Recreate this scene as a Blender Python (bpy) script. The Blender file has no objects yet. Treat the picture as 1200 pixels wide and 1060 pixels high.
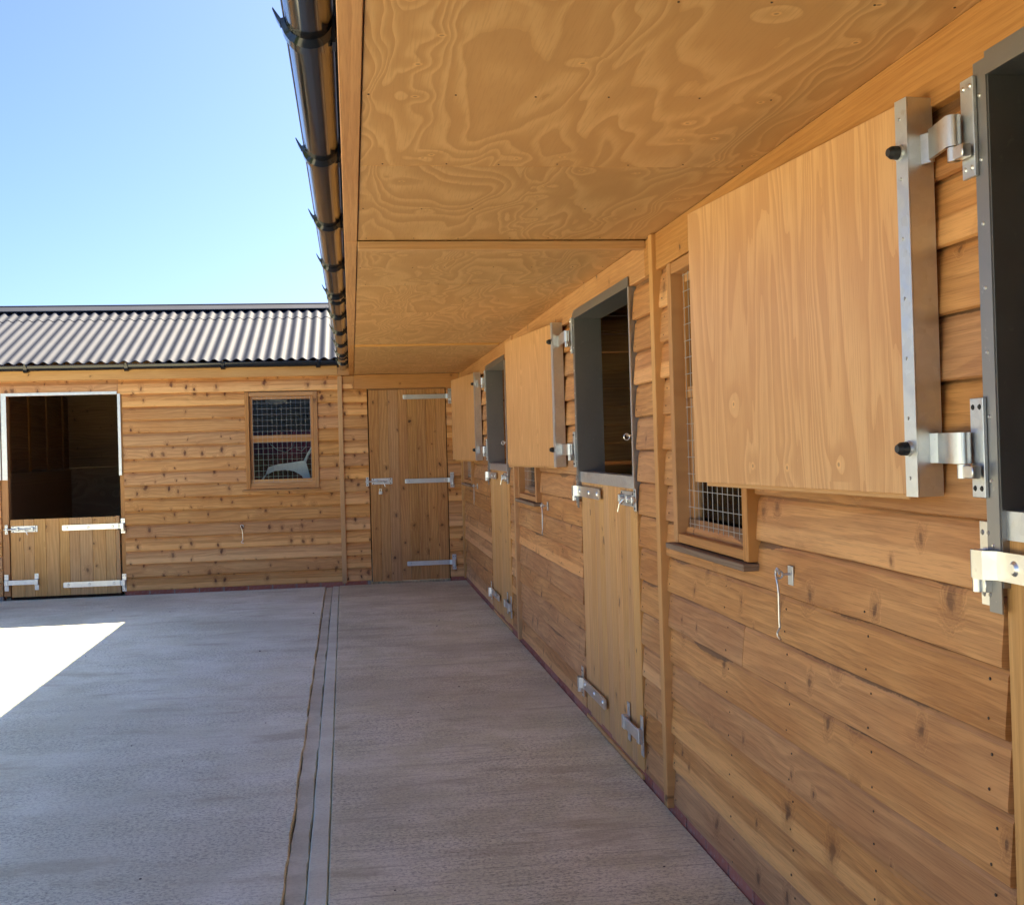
import bpy, bmesh, math, random
from mathutils import Vector, Matrix, noise
random.seed(11)
S = bpy.context.scene
C = S.collection
R = math.radians

# ------------------------------------------------------------------ camera, sky, sun, exposure
YAW, PIT, ROL, F, CYP = 0.1403, 0.0081, -0.0284, 1334.3, 511.34
fw = Vector((math.sin(YAW)*math.cos(PIT), math.cos(YAW)*math.cos(PIT), math.sin(PIT)))
rt = Vector((math.cos(YAW), -math.sin(YAW), 0)); up = rt.cross(fw)
r2 = rt*math.cos(ROL)+up*math.sin(ROL); u2 = -rt*math.sin(ROL)+up*math.cos(ROL)
cam = bpy.data.cameras.new('camera'); camo = bpy.data.objects.new('camera', cam); C.objects.link(camo)
M = Matrix((r2, u2, -fw)).transposed().to_4x4(); M.translation = Vector((-1.2636, 0, 1.5))
camo.matrix_world = M
cam.sensor_fit = 'HORIZONTAL'; cam.sensor_width = 36; cam.lens = F/1200*36
cam.shift_y = -(530-CYP)/1200
cam.clip_start = .05; cam.clip_end = 2000
S.camera = camo

SUN_EL, SUN_AZ = R(42), R(46.5)          # azimuth from +Y towards +X
w = bpy.data.worlds.new('World'); S.world = w; w.use_nodes = True
nt = w.node_tree; nt.nodes.clear()
sky = nt.nodes.new('ShaderNodeTexSky'); sky.sky_type = 'NISHITA'; sky.sun_disc = False
sky.sun_elevation = SUN_EL; sky.sun_rotation = SUN_AZ
sky.air_density = .55; sky.dust_density = 1.8; sky.ozone_density = 8.
bg = nt.nodes.new('ShaderNodeBackground'); bg.inputs[1].default_value = .05
wo = nt.nodes.new('ShaderNodeOutputWorld')
nt.links.new(sky.outputs[0], bg.inputs[0]); nt.links.new(bg.outputs[0], wo.inputs[0])
sl = bpy.data.lights.new('sun', 'SUN'); sl.energy = 4.0; sl.angle = R(.5); sl.color = (1, .84, .60)
so = bpy.data.objects.new('sun', sl); C.objects.link(so)
sd = Vector((math.sin(SUN_AZ)*math.cos(SUN_EL), math.cos(SUN_AZ)*math.cos(SUN_EL), math.sin(SUN_EL)))
so.rotation_euler = sd.to_track_quat('Z', 'Y').to_euler()
S.view_settings.view_transform = 'Standard'; S.view_settings.look = 'None'
S.view_settings.gamma = 1; S.view_settings.use_curve_mapping = False
S.view_settings.exposure = 2.72
S.render.engine = 'CYCLES'
S.cycles.max_bounces = 10; S.cycles.diffuse_bounces = 6; S.cycles.glossy_bounces = 4

# ------------------------------------------------------------------ node helper
class NG:
    def __init__(s, name):
        s.m = bpy.data.materials.new(name); s.m.use_nodes = True
        s.t = s.m.node_tree; s.t.nodes.clear()
        s.out = s.n('ShaderNodeOutputMaterial'); s.b = s.n('ShaderNodeBsdfPrincipled')
        s.t.links.new(s.b.outputs[0], s.out.inputs[0])
    def n(s, k, **kw):
        x = s.t.nodes.new(k)
        for a, v in kw.items(): setattr(x, a, v)
        return x
    def put(s, sock, v):
        if v is None: return
        if isinstance(v, bpy.types.NodeSocket): s.t.links.new(v, sock)
        elif isinstance(v, (tuple, list)) and len(v) == 3 and sock.type == 'RGBA': sock.default_value = (*v, 1)
        else: sock.default_value = v
    def ma(s, op, a, b=None, c=None, clamp=False):
        x = s.n('ShaderNodeMath', operation=op, use_clamp=clamp)
        for i, v in enumerate((a, b, c)): s.put(x.inputs[i], v)
        return x.outputs[0]
    def vec(s, x=0., y=0., z=0.):
        c = s.n('ShaderNodeCombineXYZ')
        for i, v in enumerate((x, y, z)): s.put(c.inputs[i], v)
        return c.outputs[0]
    def noise(s, v, scale=1., detail=3, rough=.5, dist=0.):
        x = s.n('ShaderNodeTexNoise'); s.put(x.inputs['Vector'], v); x.inputs['Scale'].default_value = scale
        x.inputs['Detail'].default_value = detail; x.inputs['Roughness'].default_value = rough
        x.inputs['Distortion'].default_value = dist
        return x.outputs[0]
    def sm(s, v, a, b, lo=0., hi=1.):
        x = s.n('ShaderNodeMapRange', interpolation_type='SMOOTHSTEP')
        s.put(x.inputs[0], v); s.put(x.inputs[1], a); s.put(x.inputs[2], b)
        s.put(x.inputs[3], lo); s.put(x.inputs[4], hi)
        return x.outputs[0]
    def mix(s, f, a, b, mode='MIX'):
        x = s.n('ShaderNodeMix', data_type='RGBA', blend_type=mode)
        s.put(x.inputs[0], f); s.put(x.inputs[6], a); s.put(x.inputs[7], b)
        return x.outputs[2]
    def bump(s, h, strength, dist):
        x = s.n('ShaderNodeBump'); x.inputs['Strength'].default_value = strength
        x.inputs['Distance'].default_value = dist; s.put(x.inputs['Height'], h)
        s.put(s.b.inputs['Normal'], x.outputs[0])
    def set(s, **k):
        for a, v in k.items(): s.put(s.b.inputs[a.replace('_', ' ')], v)
        return s.m

def timber(name, base, dark, pale, knot=(.10, .045, .02), knots=.5, kscale=5.5, rings=42, figure=5., streak=.35,
           ring=.35, rough=.55, tint=.16, wane_lip_shade=False, sap=False, sheen=.35, kelong=1., warp=1.0, kbig=1.):
    g = NG(name)
    tc = g.n('ShaderNodeTexCoord'); oi = g.n('ShaderNodeObjectInfo'); rnd = oi.outputs['Random']
    sp = g.n('ShaderNodeSeparateXYZ'); g.put(sp.inputs[0], tc.outputs['Object'])
    X, Y, Z = sp.outputs
    gx = g.ma('ADD', X, g.ma('MULTIPLY', rnd, 97.)); wz = g.ma('ADD', Z, g.ma('MULTIPLY', rnd, 31.))
    rz = g.ma('ADD', Y, g.ma('MULTIPLY', rnd, 57.))
    # knots
    vo = g.n('ShaderNodeTexVoronoi', voronoi_dimensions='2D'); vo.inputs['Scale'].default_value = kscale
    wob = g.ma('MULTIPLY', g.noise(g.vec(gx, wz, 0), 30, 2), .018); wb2 = g.ma('MULTIPLY', g.noise(g.vec(gx, wz, 9.), 20, 3), .07)
    g.put(vo.inputs['Vector'], g.vec(g.ma('ADD', g.ma('MULTIPLY', gx, kelong), wb2), g.ma('ADD', wz, wob), g.ma('MULTIPLY', rnd, 40.)))
    sc = g.n('ShaderNodeSeparateColor'); g.put(sc.inputs[0], vo.outputs['Color'])
    on = g.ma('LESS_THAN', sc.outputs[0], knots)
    d = g.ma('ADD', vo.outputs['Distance'], g.ma('MULTIPLY', g.ma('SUBTRACT', 1., on), 5.))
    ksz = g.ma('MULTIPLY_ADD', g.ma('POWER', sc.outputs[1], 2.), .075*kbig, .036*kbig)
    kn = g.ma('DIVIDE', d, ksz)                                  # 1 at the knot's rim
    kn = g.ma('ADD', kn, g.ma('MULTIPLY', g.ma('SUBTRACT', g.noise(g.vec(g.ma('MULTIPLY', gx, 55.), g.ma('MULTIPLY', wz, 28.), 0), 1., 3, .7), .5), 1.5)); core = g.sm(kn, .45, 1.2, 1., 0.); halo = g.sm(kn, .8, 3.2, 1., 0.)
    # grain figure
    low = g.noise(g.vec(g.ma('MULTIPLY', gx, .9), g.ma('MULTIPLY', wz, 5.), rz), 1., 2, .5, .3*warp)
    c = g.ma('ADD', g.ma('MULTIPLY', wz, float(rings)), g.ma('MULTIPLY', low, float(figure)))
    c = g.ma('ADD', c, g.ma('MULTIPLY', halo, 2.4))
    fr = g.ma('FRACT', c)
    band = g.ma('MULTIPLY', g.sm(fr, .0, .75), g.sm(fr, .86, 1., 1., 0.))
    fine = g.noise(g.vec(g.ma('MULTIPLY', gx, 3.), g.ma('MULTIPLY', wz, 160.), g.ma('MULTIPLY', c, 1.2)), 1., 3, .6)
    blot = g.noise(g.vec(g.ma('MULTIPLY', gx, 1.5), g.ma('MULTIPLY', wz, 6.), rz), 1., 3, .6)
    col = g.mix(g.sm(blot, .3, .7), base, pale)
    col = g.mix(g.ma('MULTIPLY', band, ring), col, dark)
    col = g.mix(g.ma('MULTIPLY', g.sm(fine, .48, .75), streak), col, dark)
    if sap:
        s1 = g.sm(rnd, .64, .68); e = g.ma('ADD', .035, g.ma('MULTIPLY', g.noise(g.vec(gx, 0, 0), 1.2, 2), .05))
        col = g.mix(g.ma('MULTIPLY', g.ma('MULTIPLY', s1, g.sm(g.ma('SUBTRACT', e, Z), -.004, .006)), .55), col,
                    (pale[0]*1.25, pale[1]*1.35, pale[2]*1.45))
    col = g.mix(g.ma('MULTIPLY', halo, .35), col, dark)
    col = g.mix(g.ma('MULTIPLY', core, g.ma('MULTIPLY_ADD', sc.outputs[2], .35, .65)), col, knot)
    if wane_lip_shade:
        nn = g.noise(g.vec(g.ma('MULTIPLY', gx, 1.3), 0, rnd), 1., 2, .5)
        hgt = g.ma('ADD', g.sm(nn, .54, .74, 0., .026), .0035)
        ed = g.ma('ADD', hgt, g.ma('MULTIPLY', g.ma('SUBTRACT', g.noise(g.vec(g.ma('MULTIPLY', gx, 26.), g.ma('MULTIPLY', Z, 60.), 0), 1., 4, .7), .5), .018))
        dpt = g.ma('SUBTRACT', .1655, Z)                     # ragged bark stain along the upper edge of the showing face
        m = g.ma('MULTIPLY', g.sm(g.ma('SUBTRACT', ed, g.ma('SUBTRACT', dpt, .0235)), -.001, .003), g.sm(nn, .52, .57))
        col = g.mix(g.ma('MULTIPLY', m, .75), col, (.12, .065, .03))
        lip_shade = g.sm(g.ma('SUBTRACT', g.ma('MULTIPLY_ADD', fine, .008, .0265), dpt), -.002, .004)  # thin seam shadow painted into the colour, just beneath the overlapping board's lip
        col = g.mix(g.ma('MULTIPLY', lip_shade, .6), col, (.13, .06, .025))
    f2 = g.noise(g.vec(g.ma('MULTIPLY', gx, 9.), g.ma('MULTIPLY', wz, 330.), rz), 1., 2, .7)
    col = g.mix(g.sm(f2, .52, .66, 0., .26), col, dark); col = g.mix(g.sm(f2, .34, .46, .22, 0.), col, pale)
    f3 = g.noise(g.vec(g.ma('MULTIPLY', gx, 1.1), g.ma('MULTIPLY', wz, 28.), rz), 1., 4, .7)
    col = g.mix(g.sm(f3, .54, .70, 0., .3), col, dark)
    h = g.n('ShaderNodeHueSaturation'); g.put(h.inputs['Color'], col)
    g.put(h.inputs['Value'], g.ma('MULTIPLY_ADD', rnd, tint*2, 1-tint))
    g.put(h.inputs['Hue'], g.ma('MULTIPLY_ADD', g.ma('FRACT', g.ma('MULTIPLY', rnd, 7.3)), .004, .498))
    g.put(h.inputs['Saturation'], g.ma('MULTIPLY_ADD', g.ma('FRACT', g.ma('MULTIPLY', rnd, 13.7)), .12, .93))
    hh = g.ma('ADD', g.ma('MULTIPLY', fine, .6), g.ma('MULTIPLY', band, .5))
    g.bump(hh, .35, .0012)
    return g.set(Base_Color=h.outputs[0], Roughness=g.ma('MULTIPLY_ADD', fine, .2, rough-.1), Specular_IOR_Level=sheen)

def plywood(name, base, dark, pale, contours=7., along=.55, across=2.6, rough=.5, tint=.05, lines=.5, knots=.4, sheen=.4, warp=.9, flat=.5):
    g = NG(name)
    tc = g.n('ShaderNodeTexCoord'); oi = g.n('ShaderNodeObjectInfo'); rnd = oi.outputs['Random']
    sp = g.n('ShaderNodeSeparateXYZ'); g.put(sp.inputs[0], tc.outputs['Object'])
    X, Y, Z = sp.outputs
    gx = g.ma('ADD', X, g.ma('MULTIPLY', rnd, 97.)); wz = g.ma('ADD', Z, g.ma('MULTIPLY', rnd, 31.))
    vo = g.n('ShaderNodeTexVoronoi', voronoi_dimensions='2D'); vo.inputs['Scale'].default_value = 5.2
    g.put(vo.inputs['Vector'], g.vec(gx, wz, 0))
    sc = g.n('ShaderNodeSeparateColor'); g.put(sc.inputs[0], vo.outputs['Color'])
    on = g.ma('LESS_THAN', sc.outputs[0], knots)
    d = g.ma('ADD', vo.outputs['Distance'], g.ma('MULTIPLY', g.ma('SUBTRACT', 1., on), 5.))
    halo = g.sm(d, .0, .42, 1., 0.); core = g.sm(d, .03, .075, 1., 0.); eye = g.sm(d, .015, .04, 1., 0.)
    wv = g.noise(g.vec(g.ma('MULTIPLY', gx, 1.2), g.ma('MULTIPLY', wz, 3.6), 3.), 1., 2, .55)
    low = g.noise(g.vec(g.ma('MULTIPLY', gx, along), g.ma('ADD', g.ma('MULTIPLY', wz, across), g.ma('MULTIPLY', wv, warp)), 0.), 1., 2., .4, .5)
    c = g.ma('ADD', g.ma('MULTIPLY', low, contours*2.), g.ma('MULTIPLY', halo, .9))
    c = g.ma('ADD', c, g.ma('MULTIPLY', g.noise(g.vec(g.ma('MULTIPLY', gx, 9.), g.ma('MULTIPLY', wz, 24.), 0.), 1., 3, .6), .16))
    fr = g.ma('FRACT', c)
    edge = g.ma('MULTIPLY', g.sm(fr, .0, .12), g.sm(fr, .14, .6, 1., 0.))
    step = g.ma('FRACT', g.ma('MULTIPLY', g.ma('FLOOR', c), .618))
    fine = g.noise(g.vec(g.ma('MULTIPLY', gx, 9.), g.ma('MULTIPLY', wz, 210.), 0.), 1., 2, .6)
    blot = g.noise(g.vec(gx, wz, 4.), 1.6, 3, .6)
    col = g.mix(g.ma('MULTIPLY', step, flat*.5), base, pale)
    col = g.mix(g.ma('MULTIPLY', g.sm(fr, .15, 1.), flat), col, dark)
    col = g.mix(g.ma('MULTIPLY', edge, lines), col, pale)
    col = g.mix(g.sm(blot, .35, .75, 0., .3), col, dark)
    col = g.mix(g.ma('MULTIPLY', g.sm(fine, .46, .7), .4), col, dark)
    col = g.mix(g.ma('MULTIPLY', core, .55), col, (pale[0]*1.2, pale[1]*1.15, pale[2]))
    col = g.mix(g.ma('MULTIPLY', eye, .6), col, (.16, .08, .035))
    h = g.n('ShaderNodeHueSaturation'); g.put(h.inputs['Color'], col)
    g.put(h.inputs['Value'], g.ma('MULTIPLY_ADD', rnd, tint*2, 1-tint))
    g.bump(g.ma('ADD', g.ma('MULTIPLY', edge, .6), g.ma('MULTIPLY', fine, .4)), .25, .001)
    return g.set(Base_Color=h.outputs[0], Roughness=g.ma('MULTIPLY_ADD', blot, .16, rough-.08), Specular_IOR_Level=sheen)

def metal(name, col, rough=.4, spangle=.25, metallic=1.):
    g = NG(name); tc = g.n('ShaderNodeTexCoord'); P = tc.outputs['Object']
    vo = g.n('ShaderNodeTexVoronoi'); vo.inputs['Scale'].default_value = 55; g.put(vo.inputs['Vector'], P)
    sc = g.n('ShaderNodeSeparateColor'); g.put(sc.inputs[0], vo.outputs['Color'])
    n1 = g.noise(P, 7, 4, .65); n2 = g.noise(P, 45, 3, .6)
    f = g.ma('ADD', g.ma('MULTIPLY', sc.outputs[0], spangle), g.ma('MULTIPLY', n1, .5))
    c = g.mix(g.sm(f, .1, .75), tuple(v*.86 for v in col), col)
    c = g.mix(g.sm(n2, .62, .75, 0., .4), c, (.5, .47, .42))
    g.bump(g.ma('ADD', n1, g.ma('MULTIPLY', n2, .3)), .12, .002)
    return g.set(Base_Color=c, Metallic=metallic, Roughness=g.ma('MULTIPLY_ADD', g.ma('ADD', n1, g.ma('MULTIPLY', sc.outputs[1], spangle*3)), .16, rough-.12))

def plain(name, col, rough=.5, spec=.5, var=.12, scale=12, bump=0., **kw):
    g = NG(name); tc = g.n('ShaderNodeTexCoord'); n = g.noise(tc.outputs['Object'], scale, 4, .6)
    c = g.mix(g.sm(n, .3, .7), tuple(v*(1-var) for v in col), tuple(v*(1+var) for v in col))
    if bump: g.bump(n, .4, bump)
    return g.set(Base_Color=c, Roughness=rough, Specular_IOR_Level=spec, **kw)

def concrete(name, base, dark, pale, brush=1., grit=1.):
    g = NG(name); tc = g.n('ShaderNodeTexCoord'); P = tc.outputs['Object']
    sp = g.n('ShaderNodeSeparateXYZ'); g.put(sp.inputs[0], P); X, Y, Z = sp.outputs
    yy = g.ma('ADD', Y, g.ma('MULTIPLY', g.noise(g.vec(g.ma('MULTIPLY', X, .6), Y, 0), 1., 2), .12))
    b1 = g.noise(g.vec(g.ma('MULTIPLY', X, 2.2), g.ma('MULTIPLY', yy, 85.), 0), 1., 3, .6)
    b2 = g.noise(g.vec(g.ma('MULTIPLY', X, .7), g.ma('MULTIPLY', yy, 9.), 2.), 1., 4, .6)
    big = g.noise(P, .55, 4, .6); mid = g.noise(P, 3.2, 5, .65); fin = g.noise(P, 75, 3, .7); gr = g.noise(P, 240, 2, .7)
    st = g.noise(g.vec(g.ma('MULTIPLY', X, .35), g.ma('MULTIPLY', Y, 1.6), 7.), 1., 4, .6)
    c = g.mix(g.sm(mid, .38, .62), base, pale)
    c = g.mix(g.sm(big, .44, .62, 0., .6), c, dark)
    c = g.mix(g.sm(st, .5, .72, 0., .45), c, pale)
    c = g.mix(g.sm(b2, .52, .75, 0., .4*brush), c, dark)
    c = g.mix(g.sm(b1, .5, .72, 0., .5*brush), c, tuple(v*.7 for v in dark))
    c = g.mix(g.sm(fin, .54, .70, 0., .5*grit), c, tuple(v*.5 for v in dark))
    wm = g.noise(g.vec(g.ma('MULTIPLY', X, 62.), g.ma('MULTIPLY', Y, 88.), 0), 1., 3, .7, .6)
    pt = g.sm(g.noise(P, 1.3, 4, .65), .38, .6, .35, 1.)
    c = g.mix(g.ma('MULTIPLY', g.sm(wm, .5, .6, 0., .62*grit), pt), c, tuple(v*.45 for v in dark)); c = g.mix(g.ma('MULTIPLY', g.sm(wm, .34, .44, .5*grit, 0.), pt), c, pale)
    stn = g.noise(g.vec(g.ma('MULTIPLY', X, 1.1), g.ma('MULTIPLY', Y, 3.), 5.), 1., 5, .7)
    c = g.mix(g.sm(stn, .52, .68, 0., .55*grit), c, (dark[0]*.8, dark[1]*.74, dark[2]*.66))
    c = g.mix(g.sm(gr, .55, .75, 0., .3*grit), c, tuple(v*1.5 for v in pale))
    h = g.ma('ADD', g.ma('MULTIPLY', b1, .9*brush), g.ma('ADD', g.ma('MULTIPLY', wm, -1.0*grit), g.ma('ADD', g.ma('MULTIPLY', fin, .8*grit), g.ma('MULTIPLY', mid, 1.2))))
    g.bump(h, .6, .005)
    return g.set(Base_Color=c, Roughness=.88, Specular_IOR_Level=.25)

# ------------------------------------------------------------------ materials
M_clad = timber('cladding_timber', (.52, .228, .072), (.21, .072, .020), (.67, .34, .125), knot=(.14, .055, .02), knots=.5, kscale=4.4, rings=26, figure=7, streak=.38, ring=.26, wane_lip_shade=True, sap=True, tint=.12, kelong=1.35, kbig=1.15)
M_clad2 = timber('knotty_cladding_timber', (.62, .30, .098), (.31, .11, .03), (.72, .39, .145), knot=(.085, .022, .01), knots=.52, kscale=5.4, rings=24, figure=6, streak=.26, ring=.3, tint=.10, sap=True, kelong=1.7, kbig=1.8)
M_door = timber('door_plank_timber', (.66, .345, .112), (.38, .16, .045), (.75, .43, .16), knot=(.12, .055, .022), knots=.5, kscale=4.8, rings=30, figure=5, tint=.06, streak=.22, ring=.28, kelong=.75)
M_doord = timber('stained_door_timber', (.50, .25, .085), (.24, .09, .027), (.60, .325, .12), knot=(.08, .035, .015), knots=.62, kscale=5.6, rings=30, figure=5, tint=.09, streak=.25, kelong=.75)
M_trim = timber('planed_trim_timber', (.50, .232, .072), (.31, .122, .034), (.59, .295, .10), knots=.3, kscale=3.5, rings=50, figure=4, tint=.08, ring=.25)
M_pale = timber('pale_strip_timber', (.60, .32, .12), (.41, .20, .065), (.68, .39, .155), knots=.25, kscale=3.5, rings=60, figure=3, tint=.05, ring=.2)
M_sill = timber('weathered_sill_timber', (.27, .18, .115), (.14, .085, .05), (.36, .25, .17), knots=.2, rings=50, figure=3, rough=.7)
M_inner = timber('inner_timber', (.42, .22, .09), (.25, .11, .04), (.5, .28, .12), knots=.4, rings=26, figure=6, tint=.15)
M_soff = plywood('soffit_plywood', (.57, .31, .115), (.45, .23, .08), (.71, .43, .185), contours=8.5, along=.5, across=2.9, lines=.6, flat=.5, warp=1.0)
M_shut = plywood('shutter_plywood', (.66, .35, .14), (.48, .22, .075), (.77, .455, .20), contours=9, along=.42, across=5.2, lines=.4, knots=.16, rough=.4, sheen=.45, warp=.5, flat=.45)
M_kick = plywood('kickboard_plywood', (.55, .33, .15), (.42, .23, .10), (.62, .40, .20), contours=5, rough=.6)
M_galv = metal('galvanised_steel', (.70, .72, .73), .42)
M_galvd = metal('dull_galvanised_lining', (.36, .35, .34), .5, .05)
M_bright = metal('bright_zinc_steel', (.82, .82, .80), .34, .2)
M_hole = plain('dark_screw_hole', (.03, .028, .025), .8)
M_rubber = plain('black_rubber', (.015, .015, .016), .45)
M_gut = plain('black_gutter_plastic', (.012, .012, .014), .12, .6, .1, 4)
M_nail = plain('rusty_nail_head', (.05, .03, .02), .6)
M_wire = plain('mesh_wire', (.45, .44, .41), .5, Metallic=.3)
M_white = plain('white_plastic', (.78, .79, .78), .4, var=.04)
M_rope = plain('grey_rope', (.38, .36, .33), .9)
M_rug = plain('maroon_blanket', (.16, .03, .055), .95, .1, .3, 30, .004)
M_mat = plain('stable_floor_rubber', (.06, .055, .05), .9, .2, .3, 8)
M_field = plain('grass_field', (.06, .10, .03), .95, .1, .35, 3)
M_seam = plain('dark_wall_lining', (.035, .02, .012), .9, .1)
M_mortar = plain('mortar_joint', (.34, .30, .26), .95, .1, .2, 40, .003)
g = NG('plinth_brick'); tc = g.n('ShaderNodeTexCoord'); oi = g.n('ShaderNodeObjectInfo')
n1 = g.noise(tc.outputs['Object'], 35, 4, .7)
cc = g.mix(oi.outputs['Random'], (.34, .10, .065), (.48, .18, .12)); cc = g.mix(g.sm(n1, .45, .75, 0., .6), cc, (.42, .30, .25))
g.bump(n1, .6, .004); M_brick = g.set(Base_Color=cc, Roughness=.9, Specular_IOR_Level=.2)
g = NG('fibre_cement_sheet'); tc = g.n('ShaderNodeTexCoord'); P = tc.outputs['Object']
n1 = g.noise(P, 2.2, 5, .7); n2 = g.noise(P, 60, 3, .7)
cc = g.mix(g.sm(n1, .3, .7), (.024, .031, .050), (.032, .041, .064)); cc = g.mix(g.sm(n2, .6, .75, 0., .35), cc, (.035, .034, .036))
g.bump(n2, .3, .002); M_roof = g.set(Base_Color=cc, Roughness=.7, Specular_IOR_Level=.35)
g = NG('window_glass'); tr = g.n('ShaderNodeBsdfTransparent'); gl = g.n('ShaderNodeBsdfGlossy'); gl.inputs['Roughness'].default_value = .02
tr.inputs[0].default_value = (.93, .95, .94, 1)
fz = g.n('ShaderNodeFresnel'); fz.inputs[0].default_value = 1.2; mx = g.n('ShaderNodeMixShader')
g.put(mx.inputs[0], fz.outputs[0]); g.put(mx.inputs[1], tr.outputs[0]); g.put(mx.inputs[2], gl.outputs[0]); g.put(g.out.inputs[0], mx.outputs[0])
M_glass = g.m
M_con = concrete('pale_yard_concrete', (.84, .86, .65), (.62, .62, .45), (.93, .95, .77), .7, 1.)
M_con2 = concrete('brushed_apron_concrete', (.75, .73, .50), (.54, .51, .34), (.86, .84, .64), 1.3, 1.)
M_con3 = concrete('smooth_channel_concrete', (.64, .63, .46), (.45, .43, .31), (.77, .77, .60), .1, .35)
M_con4 = concrete('smooth_edge_concrete', (.74, .75, .57), (.54, .54, .41), (.83, .86, .68), .1, .4)
M_crack = plain('dark_joint_dirt', (.22, .19, .15), .95, .1, .4, 25)

# ------------------------------------------------------------------ mesh helpers
def link(name, me, mat=None, parent=None, loc=(0, 0, 0), rot=(0, 0, 0)):
    o = bpy.data.objects.new(name, me); C.objects.link(o)
    if name in ('screw_heads', 'wire_mesh', 'wall_lining', 'partition_boards', 'rear_boards'): o['kind'] = 'stuff'
    if mat is not None and me is not None and not me.materials: me.materials.append(mat)
    o.parent = parent; o.location = loc; o.rotation_euler = rot
    return o
def empty(name, loc=(0, 0, 0), rot=(0, 0, 0), parent=None):
    o = bpy.data.objects.new(name, None); C.objects.link(o); o.location = loc; o.rotation_euler = rot; o.parent = parent
    o.empty_display_size = .1
    return o
def tag(o, label, cat, group=None, kind=None):
    if label: o['label'] = label
    if cat: o['category'] = cat
    if group: o['group'] = group
    if kind: o['kind'] = kind
    return o
def bm_done(bm, name, smooth=False):
    me = bpy.data.meshes.new(name); bmesh.ops.recalc_face_normals(bm, faces=bm.faces); bm.to_mesh(me); bm.free()
    if smooth:
        for p in me.polygons: p.use_smooth = True
        me.set_sharp_from_angle(angle=R(38))
    return me
def abox(bm, x0, x1, y0, y1, z0, z1, bev=0.):
    r = bmesh.ops.create_cube(bm, size=1)
    vs = r['verts']
    for v in vs: v.co = Vector(((x0+x1)/2+v.co.x*(x1-x0), (y0+y1)/2+v.co.y*(y1-y0), (z0+z1)/2+v.co.z*(z1-z0)))
    if bev:
        es = list({e for v in vs for e in v.link_edges})
        bmesh.ops.bevel(bm, geom=es, offset=bev, segments=1, affect='EDGES')
def box(name, dims, mat, parent, loc=(0, 0, 0), rot=(0, 0, 0), bev=.0015):
    """dims = (x0,x1,y0,y1,z0,z1) local to loc"""
    bm = bmesh.new(); abox(bm, *dims, bev=bev)
    return link(name, bm_done(bm, name), mat, parent, loc, rot)
def acyl(bm, p0, p1, r0, r1=None, seg=10, cap=True):
    p0, p1 = Vector(p0), Vector(p1); r1 = r0 if r1 is None else r1
    a = (p1-p0).normalized(); b = a.orthogonal().normalized(); c = a.cross(b)
    A = []; B = []
    for i in range(seg):
        t = 2*math.pi*i/seg; d = b*math.cos(t)+c*math.sin(t)
        A.append(bm.verts.new(p0+d*r0)); B.append(bm.verts.new(p1+d*r1))
    for i in range(seg): bm.faces.new((A[i], A[(i+1) % seg], B[(i+1) % seg], B[i]))
    if cap: bm.faces.new(A[::-1]); bm.faces.new(B)
def tube(bm, pts, r, seg=6):
    for a, b in zip(pts, pts[1:]): acyl(bm, a, b, r, seg=seg)
def timber_piece(name, L, T, W, mat, parent, loc, vertical=False, bev=.003, rot=None):
    """a stick with its grain along local X, width on local Z, thickness on local Y (front at y=0, going back)"""
    bm = bmesh.new(); n = max(1, int(L/.9))
    abox(bm, 0, L, 0, T, 0, W, bev)
    if n > 1:   # a touch of bow
        for k in range(1, n):
            bmesh.ops.bisect_plane(bm, geom=bm.verts[:]+bm.edges[:]+bm.faces[:], plane_co=(L*k/n, 0, 0), plane_no=(1, 0, 0))
        ph = random.uniform(0, 6); a = random.uniform(.0005, .0022)
        for v in bm.verts:
            if v.co.x > .01: v.co.y += a*math.sin(v.co.x*1.7+ph)-a*math.sin(ph)*0; v.co.z += a*math.sin(v.co.x*1.3+ph*2)
    r = rot if rot else ((0, -math.pi/2, 0) if vertical else (0, 0, 0))
    return link(name, bm_done(bm, name), mat, parent, loc, r)
def vstick(name, u0, u1, d0, d1, z0, z1, mat, parent, bev=.003):
    """vertical piece between given local bounds; Ry(-90): X->Z, Z->-X"""
    return timber_piece(name, z1-z0, d1-d0, u1-u0, mat, parent, (u1, d0, z0), True, bev)
def hstick(name, u0, u1, d0, d1, z0, z1, mat, parent, bev=.003):
    return timber_piece(name, u1-u0, d1-d0, z1-z0, mat, parent, (u0, d0, z0), False, bev)

BP, BZ0, BH = .1422, .045, .166
LAP = [(.004, .004), (-.018, .0), (-.0265, .004), (-.030, .014), (-.030, .055), (-.027, .108), (-.010, .134), (-.002, .150), (-.001, BH), (.004, BH)]
def clad_board(u0, u1, z, mat, parent, rough=.0016, label=None, h=BH):
    """feather-edged board: thick uneven lower edge, thin top tucked under the next"""
    L = u1-u0
    if L < .02: return
    n = max(2, min(10, int(L/.28)))
    prof = [(.004, .004), (-.014, .0), (-.0225, .004), (-.0225, .02), (-.012, BP-.018), (-.004, BP-.002), (-.002, h), (.004, h)]
    if mat is M_clad2: prof = LAP
    bm = bmesh.new(); rows = []; ph = random.uniform(0, 50); tw = random.uniform(-.0015, .0015)
    for i in range(n+1):
        x = L*i/n
        dz = rough*2.2*noise.noise((x*2.3+ph, z, 0)); dy = rough*2.*noise.noise((x*1.9+ph, z, 7))+tw
        rows.append([bm.verts.new((x, p[0]+(dy if 0 < k < len(prof)-1 else 0), p[1]+(dz if k in (0, 1, 2, 3) else 0))) for k, p in enumerate(prof)])
    m = len(prof)
    for a, b in zip(rows, rows[1:]):
        for k in range(m-1): bm.faces.new((a[k], a[k+1], b[k+1], b[k]))
    bm.faces.new(rows[0]); bm.faces.new(rows[-1][::-1])
    return link('cladding_board', bm_done(bm, 'cladding_board'), mat, parent, (u0, random.uniform(-.0008, .0008), z))

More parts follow.
